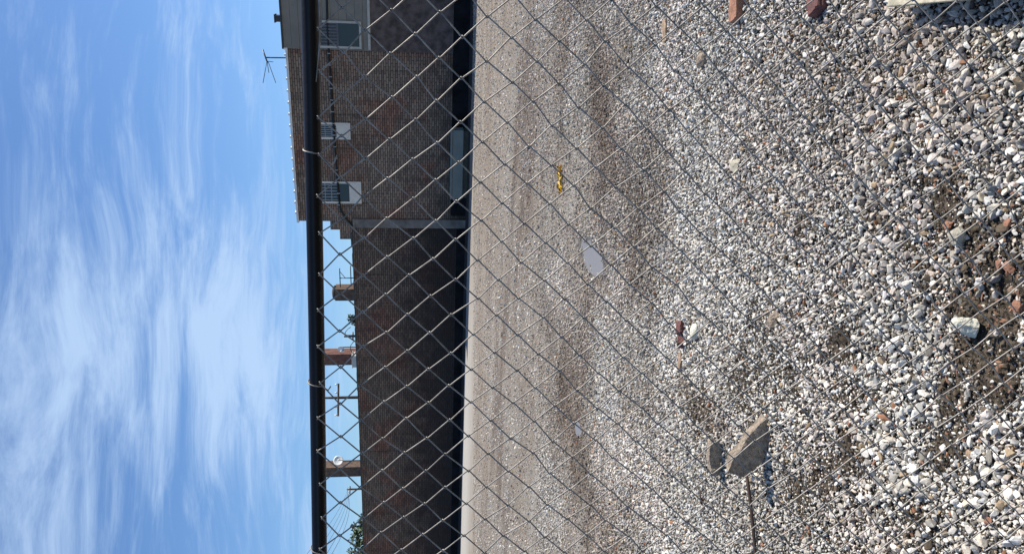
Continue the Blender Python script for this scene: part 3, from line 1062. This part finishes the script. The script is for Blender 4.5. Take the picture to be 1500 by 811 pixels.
def tree(name, base, clumps, nleaf, size, lab, trunk_r, cat='tree'):
    e = empty(name, base)
    tag(e, lab, cat)
    r = np.random.default_rng(int(abs(base[0] * 100)))
    tops = [np.array(c[:3]) for c in clumps]
    ctr = np.mean(tops, 0)
    MB().tube([(0, 0, 0), ctr * [.2, .2, .45], ctr * [.6, .6, .75], ctr], [trunk_r, trunk_r * .8, trunk_r * .55, trunk_r * .3], 8).build('trunk', M['bark'], e, True)
    lb = MB()
    st_ = ctr * [.6, .6, .75]
    for t_ in tops:
        lb.tube([st_, st_ * .4 + t_ * .6 + r.normal(0, .08, 3), t_], [trunk_r * .4, trunk_r * .25, trunk_r * .08], 6)
    lb.build('limbs', M['bark'], e, True)
    V, Fc, C = [], [], []
    for cx, cy, cz, rr in clumps:
        n = int(nleaf * rr ** 2)
        d = r.standard_normal((n, 3)); d /= np.linalg.norm(d, axis=1, keepdims=True)
        pos = np.array([cx, cy, cz]) + d * (rr * r.uniform(.35, 1.12, n) ** .6)[:, None] * [1, 1, .85]
        a_ = r.standard_normal((n, 3)); a_ /= np.linalg.norm(a_, axis=1, keepdims=True)
        b2 = np.cross(a_, r.standard_normal((n, 3))); b2 /= np.linalg.norm(b2, axis=1, keepdims=True)
        s_ = (size * r.uniform(.6, 1.3, n))[:, None]
        q = np.stack([pos - a_ * s_, pos + b2 * s_ * .5, pos + a_ * s_, pos - b2 * s_ * .5], 1)
        V.append(q.reshape(-1, 3))
        C.append(np.repeat(r.uniform(.5, 1.5, (n, 1)) * np.array([[1, 1, 1]]) * r.uniform(.85, 1.15, (n, 3)), 4, 0))
    V = np.concatenate(V); C = np.concatenate(C)
    Fc = np.arange(len(V)).reshape(-1, 4)
    mesh_np('crown', V, Fc, M['leaf'], e, np.concatenate([C, np.ones((len(C), 1))], 1))
    return e


D = 38
p = at_dist(530, 815, D)
mpp = D / F_PX
base = (p[0], p[1], 0)


def rel(x, y, dy=0.0):
    q = at_dist(x, y, D + dy)
    return q - np.array(base)


cl_ = []
for x, y, rr, dy in ((536, 762, .42, 0), (525, 772, .36, .2), (531, 782, .5, -.2), (541, 775, .5, .3), (520, 790, .34, 0), (535, 800, .6, .2), (519, 815, .5, 0), (545, 815, .7, -.2), (528, 835, .7, 0), (514, 845, .6, .3), (517, 771, .16, 0), (548, 790, .7, .5)):
    q = rel(x, y, dy); cl_.append((q[0], q[1], q[2], rr))
tree('tree', base, cl_, 900, .085, 'dark leafy tree rising behind the far left end of the low brick wall', .14)
q0 = fw(520, 465, 1.0); base = (q0[0], q0[1], LTOP - .399)
cl_ = []
for x, y, rr in ((517, 466, .16), (512, 463, .10), (514, 471, .10), (510, 468, .06), (520, 470, .18)):
    q = at_dist(x, y, q0[1]) - np.array(base); cl_.append((q[0], q[1], q[2], rr))
tree('shrub', base, cl_, 2600, .05, 'small green sprig growing on the roof edge between the right-hand chimneys', .03, 'plant')

# ------------------------------------------------------------------ grey chest at the foot of the tall building
a0, z1 = facade(659, 291, -.55); a1, _ = facade(659, 191, -.55)
cw = a1 - a0
base = facade_world((a0 + a1) / 2, -.55, 0)
e = empty('storage_chest', base, WROT)
tag(e, 'long blue-grey chest lying against the foot of the tall brick building', 'chest')
hz = z1
MB().box(-cw / 2, cw / 2, 0, .5, .16, hz - .07).build('body', M['chest'], e, bevel=.015)
MB().box(-cw / 2 - .02, cw / 2 + .02, -.025, .515, hz - .068, hz).build('lid', M['chest'], e, bevel=.012)
MB().box(-cw / 2 + .03, cw / 2 - .03, .03, .47, 0, .158).build('base', M['chest_side'], e)


# ------------------------------------------------------------------ rocks, bricks and litter on the gravel
def rock_mesh(name, dims, seed, mat, parent=None, cuts=9, rough=.05, sub=3, facets=()):
    r = np.random.default_rng(seed)
    bm = bmesh.new(); bmesh.ops.create_icosphere(bm, subdivisions=sub, radius=1.0)
    v = np.array([q.co[:] for q in bm.verts])
    v = np.sign(v) * np.abs(v) ** .75
    for k in range(cuts):
        d = r.standard_normal(3); d /= np.linalg.norm(d)
        lim = r.uniform(.55, .85)
        v = v - np.outer(np.maximum(v @ d - lim, 0) * .97, d)
    for d, lim in facets:
        d = np.array(d, float); d /= np.linalg.norm(d)
        v = v - np.outer(np.maximum(v @ d - lim, 0), d)
    nz = fbm(nA, v[:, 0] * 3 + 9 + seed, v[:, 1] * 3 + v[:, 2] * 2 + 9, 3) - .5
    v = v * (1 + rough * 2 * nz[:, None]) + r.normal(0, rough * .16, v.shape)
    mx, mn = v.max(0), v.min(0)
    v = (v - (mx + mn) / 2) / (mx - mn) * np.array(dims)
    for q, c in zip(bm.verts, v):
        q.co = c
    me = bpy.data.meshes.new(name); bm.to_mesh(me); bm.free()
    me.shade_flat()
    return link_mesh(name, me, mat, parent)


def gz(p):
    return float(height(np.array([p[0]]), np.array([p[1]]))[0])


def place(o, x, y, zoff, rot, lab, cat, group=None):
    p = ground_at(x, y)
    o.location = (p[0], p[1], gz(p) + zoff)
    o.rotation_euler = rot
    return tag(o, lab, cat, group)


# the large slab of concrete rubble: traced outline, real thickness, leaning back
def slab_rock(name, outline, xg, thick, mat, lab):
    """outline: photo points of the camera-facing face, taken on an upright-leaning plane over the ground point"""
    ycen = sum(p[1] for p in outline) / len(outline)
    base = ground_at(xg, ycen)
    D0 = base[1]
    front = []
    for x, y in outline:
        d = ray(x, y)
        # plane leaning back: distance grows with height above the ground
        lean = -.06
        t = (D0 - lean * 0 + lean * (CAM_H)) / (d[1] - lean * d[2])
        q = CAM + d * t
        front.append(q - base)
    n = len(front)
    c = np.mean(front, 0)
    bvec = np.array([.008, thick, thick * .05])
    bm = bmesh.new()
    rr = np.random.default_rng(5)
    A = [bm.verts.new(tuple(q)) for q in front]
    Bv = [bm.verts.new(tuple(c + (q - c) * rr.uniform(.88, 1.0) + bvec * rr.uniform(.85, 1.15))) for q in front]
    bm.faces.new(A)
    bm.faces.new(Bv[::-1])
    for i in range(n):
        j = (i + 1) % n
        bm.faces.new((A[i], Bv[i], Bv[j], A[j]))
    bmesh.ops.recalc_face_normals(bm, faces=bm.faces)
    bmesh.ops.triangulate(bm, faces=bm.faces)
    bmesh.ops.subdivide_edges(bm, edges=bm.edges, cuts=3, use_grid_fill=True)
    bmesh.ops.triangulate(bm, faces=bm.faces)
    bmesh.ops.subdivide_edges(bm, edges=bm.edges, cuts=1, use_grid_fill=True)
    bmesh.ops.smooth_vert(bm, verts=bm.verts, factor=.35, use_axis_x=True, use_axis_y=True, use_axis_z=True)
    bm.normal_update()
    for v in bm.verts:
        k = np.array(v.co)
        nn = fbm(nD, np.array([k[0] * 34 + 50]), np.array([k[2] * 34 + k[1] * 27 + 50]), 4)[0] - .5
        v.co = Vector(k + np.array(v.normal) * nn * .020)
    me = bpy.data.meshes.new(name); bm.to_mesh(me); bm.free(); me.shade_flat()
    o = link_mesh(name, me, mat)
    o.location = (base[0], base[1], 0)
    return tag(o, lab, 'rock')


slab_rock('rock', [(1124, 613), (1134, 619), (1139, 627), (1137, 642), (1131, 654), (1125, 664), (1112, 681), (1100, 693), (1088, 698), (1076, 696), (1067, 690), (1071, 679), (1076, 668), (1086, 657), (1091, 646), (1098, 636), (1112, 622)], 1131, .058, M['rock_grey'],
          'largest angular grey-brown lump of rubble on the gravel, in front of a thin dark rod')
slab_rock('rock', [(1043, 643), (1053, 646), (1057, 662), (1057, 680), (1055, 696), (1048, 697), (1042, 690), (1039, 676), (1039, 658)], 1065, .045, M['rock_grey'],
          'flat dark-faced lump of rubble just behind the largest one')
o = rock_mesh('rock', (.075, .06, .08), 21, M['rock_white'], cuts=12)
place(o, 1424, 476, .028, (.3, .1, 1.2), 'cream white stone sitting in the dark soil patch near the fence', 'rock')
o = rock_mesh('rock', (.085, .06, .055), 22, M['rock_grey'], cuts=12)
place(o, 1143, 468, .015, (.1, .3, .2), 'blue-grey stone in the middle of the gravel behind the soil', 'rock')
o = rock_mesh('rock', (.10, .07, .05), 23, M['rock_pale'], cuts=12)
place(o, 1084, 242, .012, (.2, 0, .9), 'pale stone on the right side of the gravel below the row of brick pieces', 'rock')
o = rock_mesh('rock', (.09, .08, .075), 24, M['rock_grey'], cuts=12)
place(o, 1034, 88, .015, (0, .2, .4), 'rounded grey stone near the broken orange brick on the right', 'rock')
o = rock_mesh('rock', (.10, .08, .06), 25, M['rock_white'], cuts=12)
place(o, 1021, 484, .012, (0, .2, .2), 'whitish stone lying beside the dark red brick pieces', 'rock')
o = rock_mesh('rock', (.075, .055, .045), 26, M['rock_pale'], cuts=12)
place(o, 1408, 345, .02, (0, .2, 2.2), 'dull stone half buried in the soil near the orange brick crumbs', 'rock')


def brick_piece(x, y, dims, rot, mat, seed, lab, z=.0):
    r = np.random.default_rng(seed)
    bm = bmesh.new(); bmesh.ops.create_cube(bm, size=1.0)
    bmesh.ops.subdivide_edges(bm, edges=bm.edges, cuts=5, use_grid_fill=True)
    for v in bm.verts:
        c = np.array(v.co) * dims
        # one broken end
        if v.co.x > .2:
            c[0] -= dims[0] * .28 * (fbm(nC, np.array([v.co.y * 3 + seed]), np.array([v.co.z * 3 + 4]), 2)[0]) * (v.co.x - .2) / .3
        c *= 1 - .05 * max(0, np.abs(np.array(v.co)).sum() - .95)
        c += r.normal(0, .0016, 3)
        v.co = Vector(c)
    me = bpy.data.meshes.new('broken_brick'); bm.to_mesh(me); bm.free(); me.shade_flat()
    o = link_mesh('broken_brick', me, mat)
    p = ground_at(x, y)
    o.location = (p[0], p[1], gz(p) + dims[2] * .42 + z)
    o.rotation_euler = rot
    return tag(o, lab, 'brick', 'broken bricks lying on the gravel')


brick_piece(1087, 2, (.20, .085, .055), (.05, .04, .06), M['brick_bit'], 1, 'large orange-brown half brick at the right edge with a black shadow')
brick_piece(1203, -4, (.14, .08, .05), (.05, .1, .3), M['brick_dark'], 2, 'dark brown half brick at the right edge nearer the pale plank')
brick_piece(978, 44, (.16, .045, .035), (.2, .0, .12), M['brick_tan'], 3, 'thin tan brick piece behind the large orange half brick')
brick_piece(1002, 479, (.085, .055, .045), (.2, .2, .3), M['brick_dark'], 4, 'dark red brick piece beside the whitish stone')
brick_piece(1003, 499, (.08, .05, .045), (-.3, .3, .8), M['brick_dark'], 5, 'dark red brick piece between another dark red one and a tan one')
brick_piece(1001, 526, (.11, .04, .03), (.1, .1, .1), M['brick_tan'], 6, 'tan brick piece left of the two dark red pieces')
for k, (x, y, s_, mt, lab) in enumerate([
        (1476, 330, .055, 'brick_bit', 'rounded orange brick crumb at the near edge right of the soil patch'),
        (1458, 352, .045, 'brick_dark', 'small dark red brick crumb behind the rounded orange one'),
        (1462, 388, .07, 'brick_bit', 'flat orange brick crumb on the right rim of the dark soil'),
        (1480, 392, .06, 'brick_bit', 'orange brick crumb closest to the fence by the soil'),
        (1478, 425, .06, 'brick_tan', 'tan brick crumb on the near rim of the dark soil'),
        (1488, 448, .07, 'brick_bit', 'long orange brick crumb in front of the cream white stone'),
        (1388, 330, .06, 'brick_bit', 'pinkish brick crumb at the far rim of the soil patch'),
        (1342, 322, .04, 'brick_bit', 'small bright red brick crumb alone behind the soil patch'),
        (1382, 133, .045, 'brick_bit', 'bright orange brick crumb on the right below the plank shadow'),
        (1415, 184, .035, 'brick_dark', 'small pink-red brick crumb among white stones on the right'),
        (1229, 110, .035, 'brick_bit', 'tiny red brick crumb beside a grey stone on the right'),
        (1190, 772, .05, 'brick_bit', 'red brick crumb left of the thin dark rod near the left edge'),
        (1283, 680, .045, 'brick_bit', 'orange brick crumb on dark earth right of the biggest rubble lump'),
        (1318, 657, .04, 'brick_tan', 'tan brick crumb between stones on the left half'),
        (1404, 596, .035, 'brick_bit', 'small red brick crumb at the left end of the soil patch'),
        (1416, 664, .05, 'brick_tan', 'ochre brick crumb near a dark hollow on the left half'),
        (1444, 763, .055, 'brick_bit', 'orange brick crumb at the near left corner of the gravel'),
        (1195, 800, .04, 'brick_bit', 'orange brick crumb at the left edge nearest the rod'),
        (1253, 420, .03, 'brick_bit', 'tiny red brick crumb in the centre of the gravel'),
        (1144, 408, .035, 'brick_tan', 'ochre brick crumb behind the blue-grey stone')]):
    s_ *= .6
    brick_o = rock_mesh('brick_crumb', (s_ * 1.1, s_ * .75, s_ * .55), 60 + k, M[mt], cuts=12, sub=2)
    place(brick_o, x, y, s_ * .2, (.2, .3, k * 1.3), lab, 'brick crumb', 'brick crumbs on the gravel')

# dry leaf litter caught on the bare soil near the fence
lm = MB()
lr = np.random.default_rng(91)
for gx_, gy_, r_, k_ in SOILG:
    if k_ < .5:
        continue
    for _ in range(int(5 * r_ / .1 * (2.2 if gx_ < .3 and gy_ < 2.5 else .7))):
        x, y = gx_ + lr.normal(0, r_ * .75), gy_ + lr.normal(0, r_ * .8)
        if y < 1.3:
            continue
        z = float(height(np.array([x]), np.array([y]))[0]) + lr.uniform(.007, .02)
        L_, w_l, a_l = lr.uniform(.005, .015), lr.uniform(.003, .006), lr.uniform(0, 6.28)
        ca, sa_ = math.cos(a_l), math.sin(a_l)
        pts_ = []
        for u, v, h in ((-1, 0, 0), (-.3, .8, .35), (.4, .7, .4), (1, 0, .1), (.4, -.7, .5), (-.3, -.8, .3)):
            h = h * w_l * lr.uniform(.4, 1.8) * (1 if lr.random() < .8 else -.6)
            pts_.append((x + ca * u * L_ - sa_ * v * w_l, y + sa_ * u * L_ + ca * v * w_l, z + h))
        lm.add(pts_, [(0, 1, 5), (1, 2, 4, 5), (2, 3, 4)])
M['leaf_dry'] = simple('dry_leaf', (0.17, 0.085, 0.048), 0.8, 0, 0.7, 14)
tag(lm.build('leaf_litter', M['leaf_dry']), 'dry orange-brown leaf litter scattered on the dark soil near the fence', 'leaf litter', kind='stuff')

# plank lying at the right edge (it casts the dark bar of shade)
ts_ = np.array([math.cos(rad(SUN_AZ)), math.sin(rad(SUN_AZ)), 0]) / math.tan(rad(SUN_EL))
PH1, PH2 = .080, .104
P1 = ground_at(1337, 38) + ts_ * PH1 + np.array([0, 0, PH1])
P2 = ground_at(1500, 42) + ts_ * PH2 + np.array([0, 0, PH2])
P2 = P1 + (P2 - P1) * 1.9
ax = P2 - P1
wv_ = np.array([-ax[1], ax[0], 0]); wv_ = wv_ / np.linalg.norm(wv_) * .24
tv_ = np.array([0, 0, -.028])
plank = empty('plank', (P1[0], P1[1], 0))
tag(plank, 'pale weathered plank raised off the gravel at the right edge', 'plank')
o_ = np.array([P1[0], P1[1], 0])
q = [P1 - o_, P2 - o_, P2 + wv_ - o_, P1 + wv_ - o_]
MB().add(q + [p_ + tv_ for p_ in q], [(0, 1, 2, 3), (7, 6, 5, 4), (0, 4, 5, 1), (1, 5, 6, 2), (2, 6, 7, 3), (3, 7, 4, 0)]).build('board', M['plank'], plank, bevel=.004)
for k in (.12, .88):
    c = P1 + ax * k + wv_ * .62 - o_
    MB().box(c[0] - .06, c[0] + .06, c[1] - .04, c[1] + .04, -.03, c[2] - .030).build('bearer', M['plank'], plank)

# thin dark rod
pts = []
c0 = ground_at(1108, 690)
for x, y, h in ((1108, 690, .045), (1110, 715, .036), (1112, 745, .028), (1116, 780, .024), (1118, 812, .024), (1119, 850, .022)):
    q = ground_at(x, y); pts.append((q[0] - c0[0], q[1] - c0[1], gz(q) + h))
o = MB().tube(pts, .0085, 8).build('rod', M['rod'], None, True)
o.location = (c0[0], c0[1], 0)
tag(o, 'thin dark rusty rod lying left from the largest lump of rubble', 'rod')
# short dark stick
pts = []
c0 = ground_at(1035, 718)
for x, y in ((1034, 716), (1035, 727), (1036, 738)):
    q = ground_at(x, y); pts.append((q[0] - c0[0], q[1] - c0[1], gz(q) + .012))
o = MB().tube(pts, .008, 6).build('stick', M['rod'], None, True); o.location = (c0[0], c0[1], 0)
tag(o, 'short dark stick on the gravel left of the flat rubble lump', 'stick')

# scrap of yellow plastic, a crumpled torn strip
c0 = ground_at(825, 263)
bm = bmesh.new()
rows, cols_ = 14, 5
grid = []
for i in range(rows):
    row = []
    for j in range(cols_):
        u, v = i / (rows - 1) - .5, j / (cols_ - 1) - .5
        w = .075 * (1 - 1.2 * u * u) + .03 * math.sin(i * 2.1)
        x = u * .30 + .02 * math.sin(j * 2 + i)
        y = v * w
        z = .022 + .02 * math.sin(i * 1.3 + j) + .022 * math.sin(j * 2.7 + i * .7)
        row.append(bm.verts.new((x, y, max(z, .006))))
    grid.append(row)
for i in range(rows - 1):
    for j in range(cols_ - 1):
        if (i, j) in ((3, 0), (4, 0), (9, 3), (10, 3)):
            continue
        bm.faces.new((grid[i][j], grid[i + 1][j], grid[i + 1][j + 1], grid[i][j + 1]))
bmesh.ops.solidify(bm, geom=list(bm.faces), thickness=.002)
me = bpy.data.meshes.new('plastic_scrap'); bm.to_mesh(me); bm.free(); me.shade_smooth()
o = link_mesh('plastic_scrap', me, M['yellow'])
o.location = (c0[0], c0[1], gz(c0) + .01)
o.rotation_euler = (.25, .0, .1)
tag(o, 'crumpled yellow plastic scrap on the gravel right of the puddle', 'litter')

# ------------------------------------------------------------------ chain-link fence in front of us
ES = np.array([-0.0368, 0.0095, 0.0011])      # one half diamond to the left along the fence
ET = np.array([-0.0014, -0.0017, -0.0440])    # one half diamond down
FO = CAM + np.array([0.4475, 1.4199, 0.187])
FN = np.cross(ES, ET); FN /= np.linalg.norm(FN)
if FN[1] > 0:
    FN = -FN                                  # towards us
fence = empty('chain_link_fence', (FO[0], FO[1], 0))
tag(fence, 'galvanised chain-link fence with a black top rail, across the whole view', 'fence')
FB0 = np.array([FO[0], FO[1], 0.0])


def fpt(c, r, d=0.0):
    return FO + ES * c + ET * r + FN * d - FB0


WR = .00146
ROWS = int((FO[2] - .02) / .044)
C0, C1 = -34, 62
mesh_b = MB()
jr = np.random.default_rng(3)
cx_ = jr.normal(0, .06, (C1 - C0 + 3, ROWS + 3))
rx_ = jr.normal(0, .05, (C1 - C0 + 3, ROWS + 3))


def knot(c, r):
    # slight slack of the mesh, more towards the foot
    return c + cx_[c - C0, r] + .10 * math.sin(r * .35 + c * .12) * r / 40, r + rx_[c - C0, r]


ov = .0017 / .0381
for c in range(C0, C1):
    start = 0 if c % 2 == 0 else 1
    pts = []
    # wire c swings between column c (even parity rows) and column c+1
    rows_ = range(0, ROWS + 1)
    for r in rows_:
        at_left = (c + r) % 2 == 0          # knot at column c when parity matches, else at column c+1
        kc, kr = knot(c if at_left else c + 1, r)
        s_ = -1 if at_left else 1
        # extreme bends just past the knot so neighbouring wires hook round each other
        e_ = kc + s_ * ov * 1.35
        if r > 0:
            pts.append(fpt(e_ - s_ * .085, kr - .055, (-WR if at_left else WR) * 1.05))
        pts.append(fpt(e_, kr - .02, (-WR if at_left else WR) * .6))
        pts.append(fpt(e_, kr + .02, (WR if at_left else -WR) * .6))
        if r < ROWS:
            pts.append(fpt(e_ - s_ * .085, kr + .055, (WR if at_left else -WR) * 1.05))
    mesh_b.tube(pts, WR, 6, False)
mesh_b.build('chain_mesh', M['galv'], fence, True)

RR = .0158


def on_fence(x, y, d):
    dr = ray(x, y)
    o = FO + FN * d
    t = np.dot(o - CAM, FN) / np.dot(dr, FN)
    return CAM + dr * t - FB0


RD = -(RR + .0045)
ra, rm, rb = on_fence(453.5, 0, RD), on_fence(462.2, 405, RD), on_fence(468.2, 811, RD)
# gentle bow of the tube, carried on beyond the frame on both sides
ks = np.linspace(-1.6, 2.4, 60)


def rail_pt(k):
    return 2 * (k - .5) * (k - 1) * ra - 4 * k * (k - 1) * rm + 2 * k * (k - .5) * rb


def rail_lin(k):
    if k < 0:
        return ra + (rail_pt(.02) - ra) / .02 * k
    if k > 1:
        return rb + (rb - rail_pt(.98)) / .02 * (k - 1)
    return rail_pt(k)


MB().tube([rail_lin(k) for k in ks], RR, 24).build('top_rail', M['rail'], fence, True)
for k in (-1.5, 2.3):
    q = rail_lin(k) + np.array([0, .0, 0]) - FN * (RR + .033)
    MB().tube([(q[0], q[1], 0), (q[0], q[1], q[2] + .05)], .03, 20).tube([(q[0], q[1], q[2] + .05), (q[0], q[1], q[2] + .075)], [.034, .012], 20).build('post', M['rail'], fence, True)

# tie wires: a loop over the rail, ends twisted on a knot
rd_ = rb - ra; rd_ /= np.linalg.norm(rd_)
upv = np.cross(rd_, FN); upv = upv if upv[2] > 0 else -upv


def tie(yk, slant, tail):
    k = yk / 811
    c = rail_lin(k)
    pts = []
    rr = RR + .0024
    for i in range(15):
        th = -.75 * math.pi + 1.5 * math.pi * i / 14       # over the top, from behind to the front
        pts.append(c + rr * (math.sin(-th) * -FN * 1.0 + math.cos(th) * upv) + rd_ * slant * (i / 14 - .5))
    pts = pts[::-1] if np.dot(pts[-1] - c, FN) < np.dot(pts[0] - c, FN) else pts
    end = pts[-1]
    for dx, dz, dn in tail:
        pts.append(end + rd_ * dx + upv * dz + FN * dn)
    MB().tube(pts, .0014, 7).build('tie_wire', M['galv'], fence, True)


tie(221, .012, ((.004, -.006, .004), (.012, -.016, .007), (.019, -.026, .008), (.012, -.031, .012), (.0, -.036, .013)))
tie(557, .012, ((.003, -.005, .004), (.006, -.012, .005), (-.002, -.017, .004)))
tie(800, .014, ((.003, -.006, .004), (.008, -.012, .006), (.0, -.02, .003)))
# bright tension wire running in from the right just under the rail
pts = [on_fence(x, y, -.006) for x, y in ((462, -600), (464, -300), (466.5, -60), (468, 0), (469.3, 30), (468.6, 58), (466, 90), (463, 120))]
MB().tube(pts, [.0026] * 5 + [.0017, .0012, .0009], 10).build('tension_wire', M['galv'], fence, True)
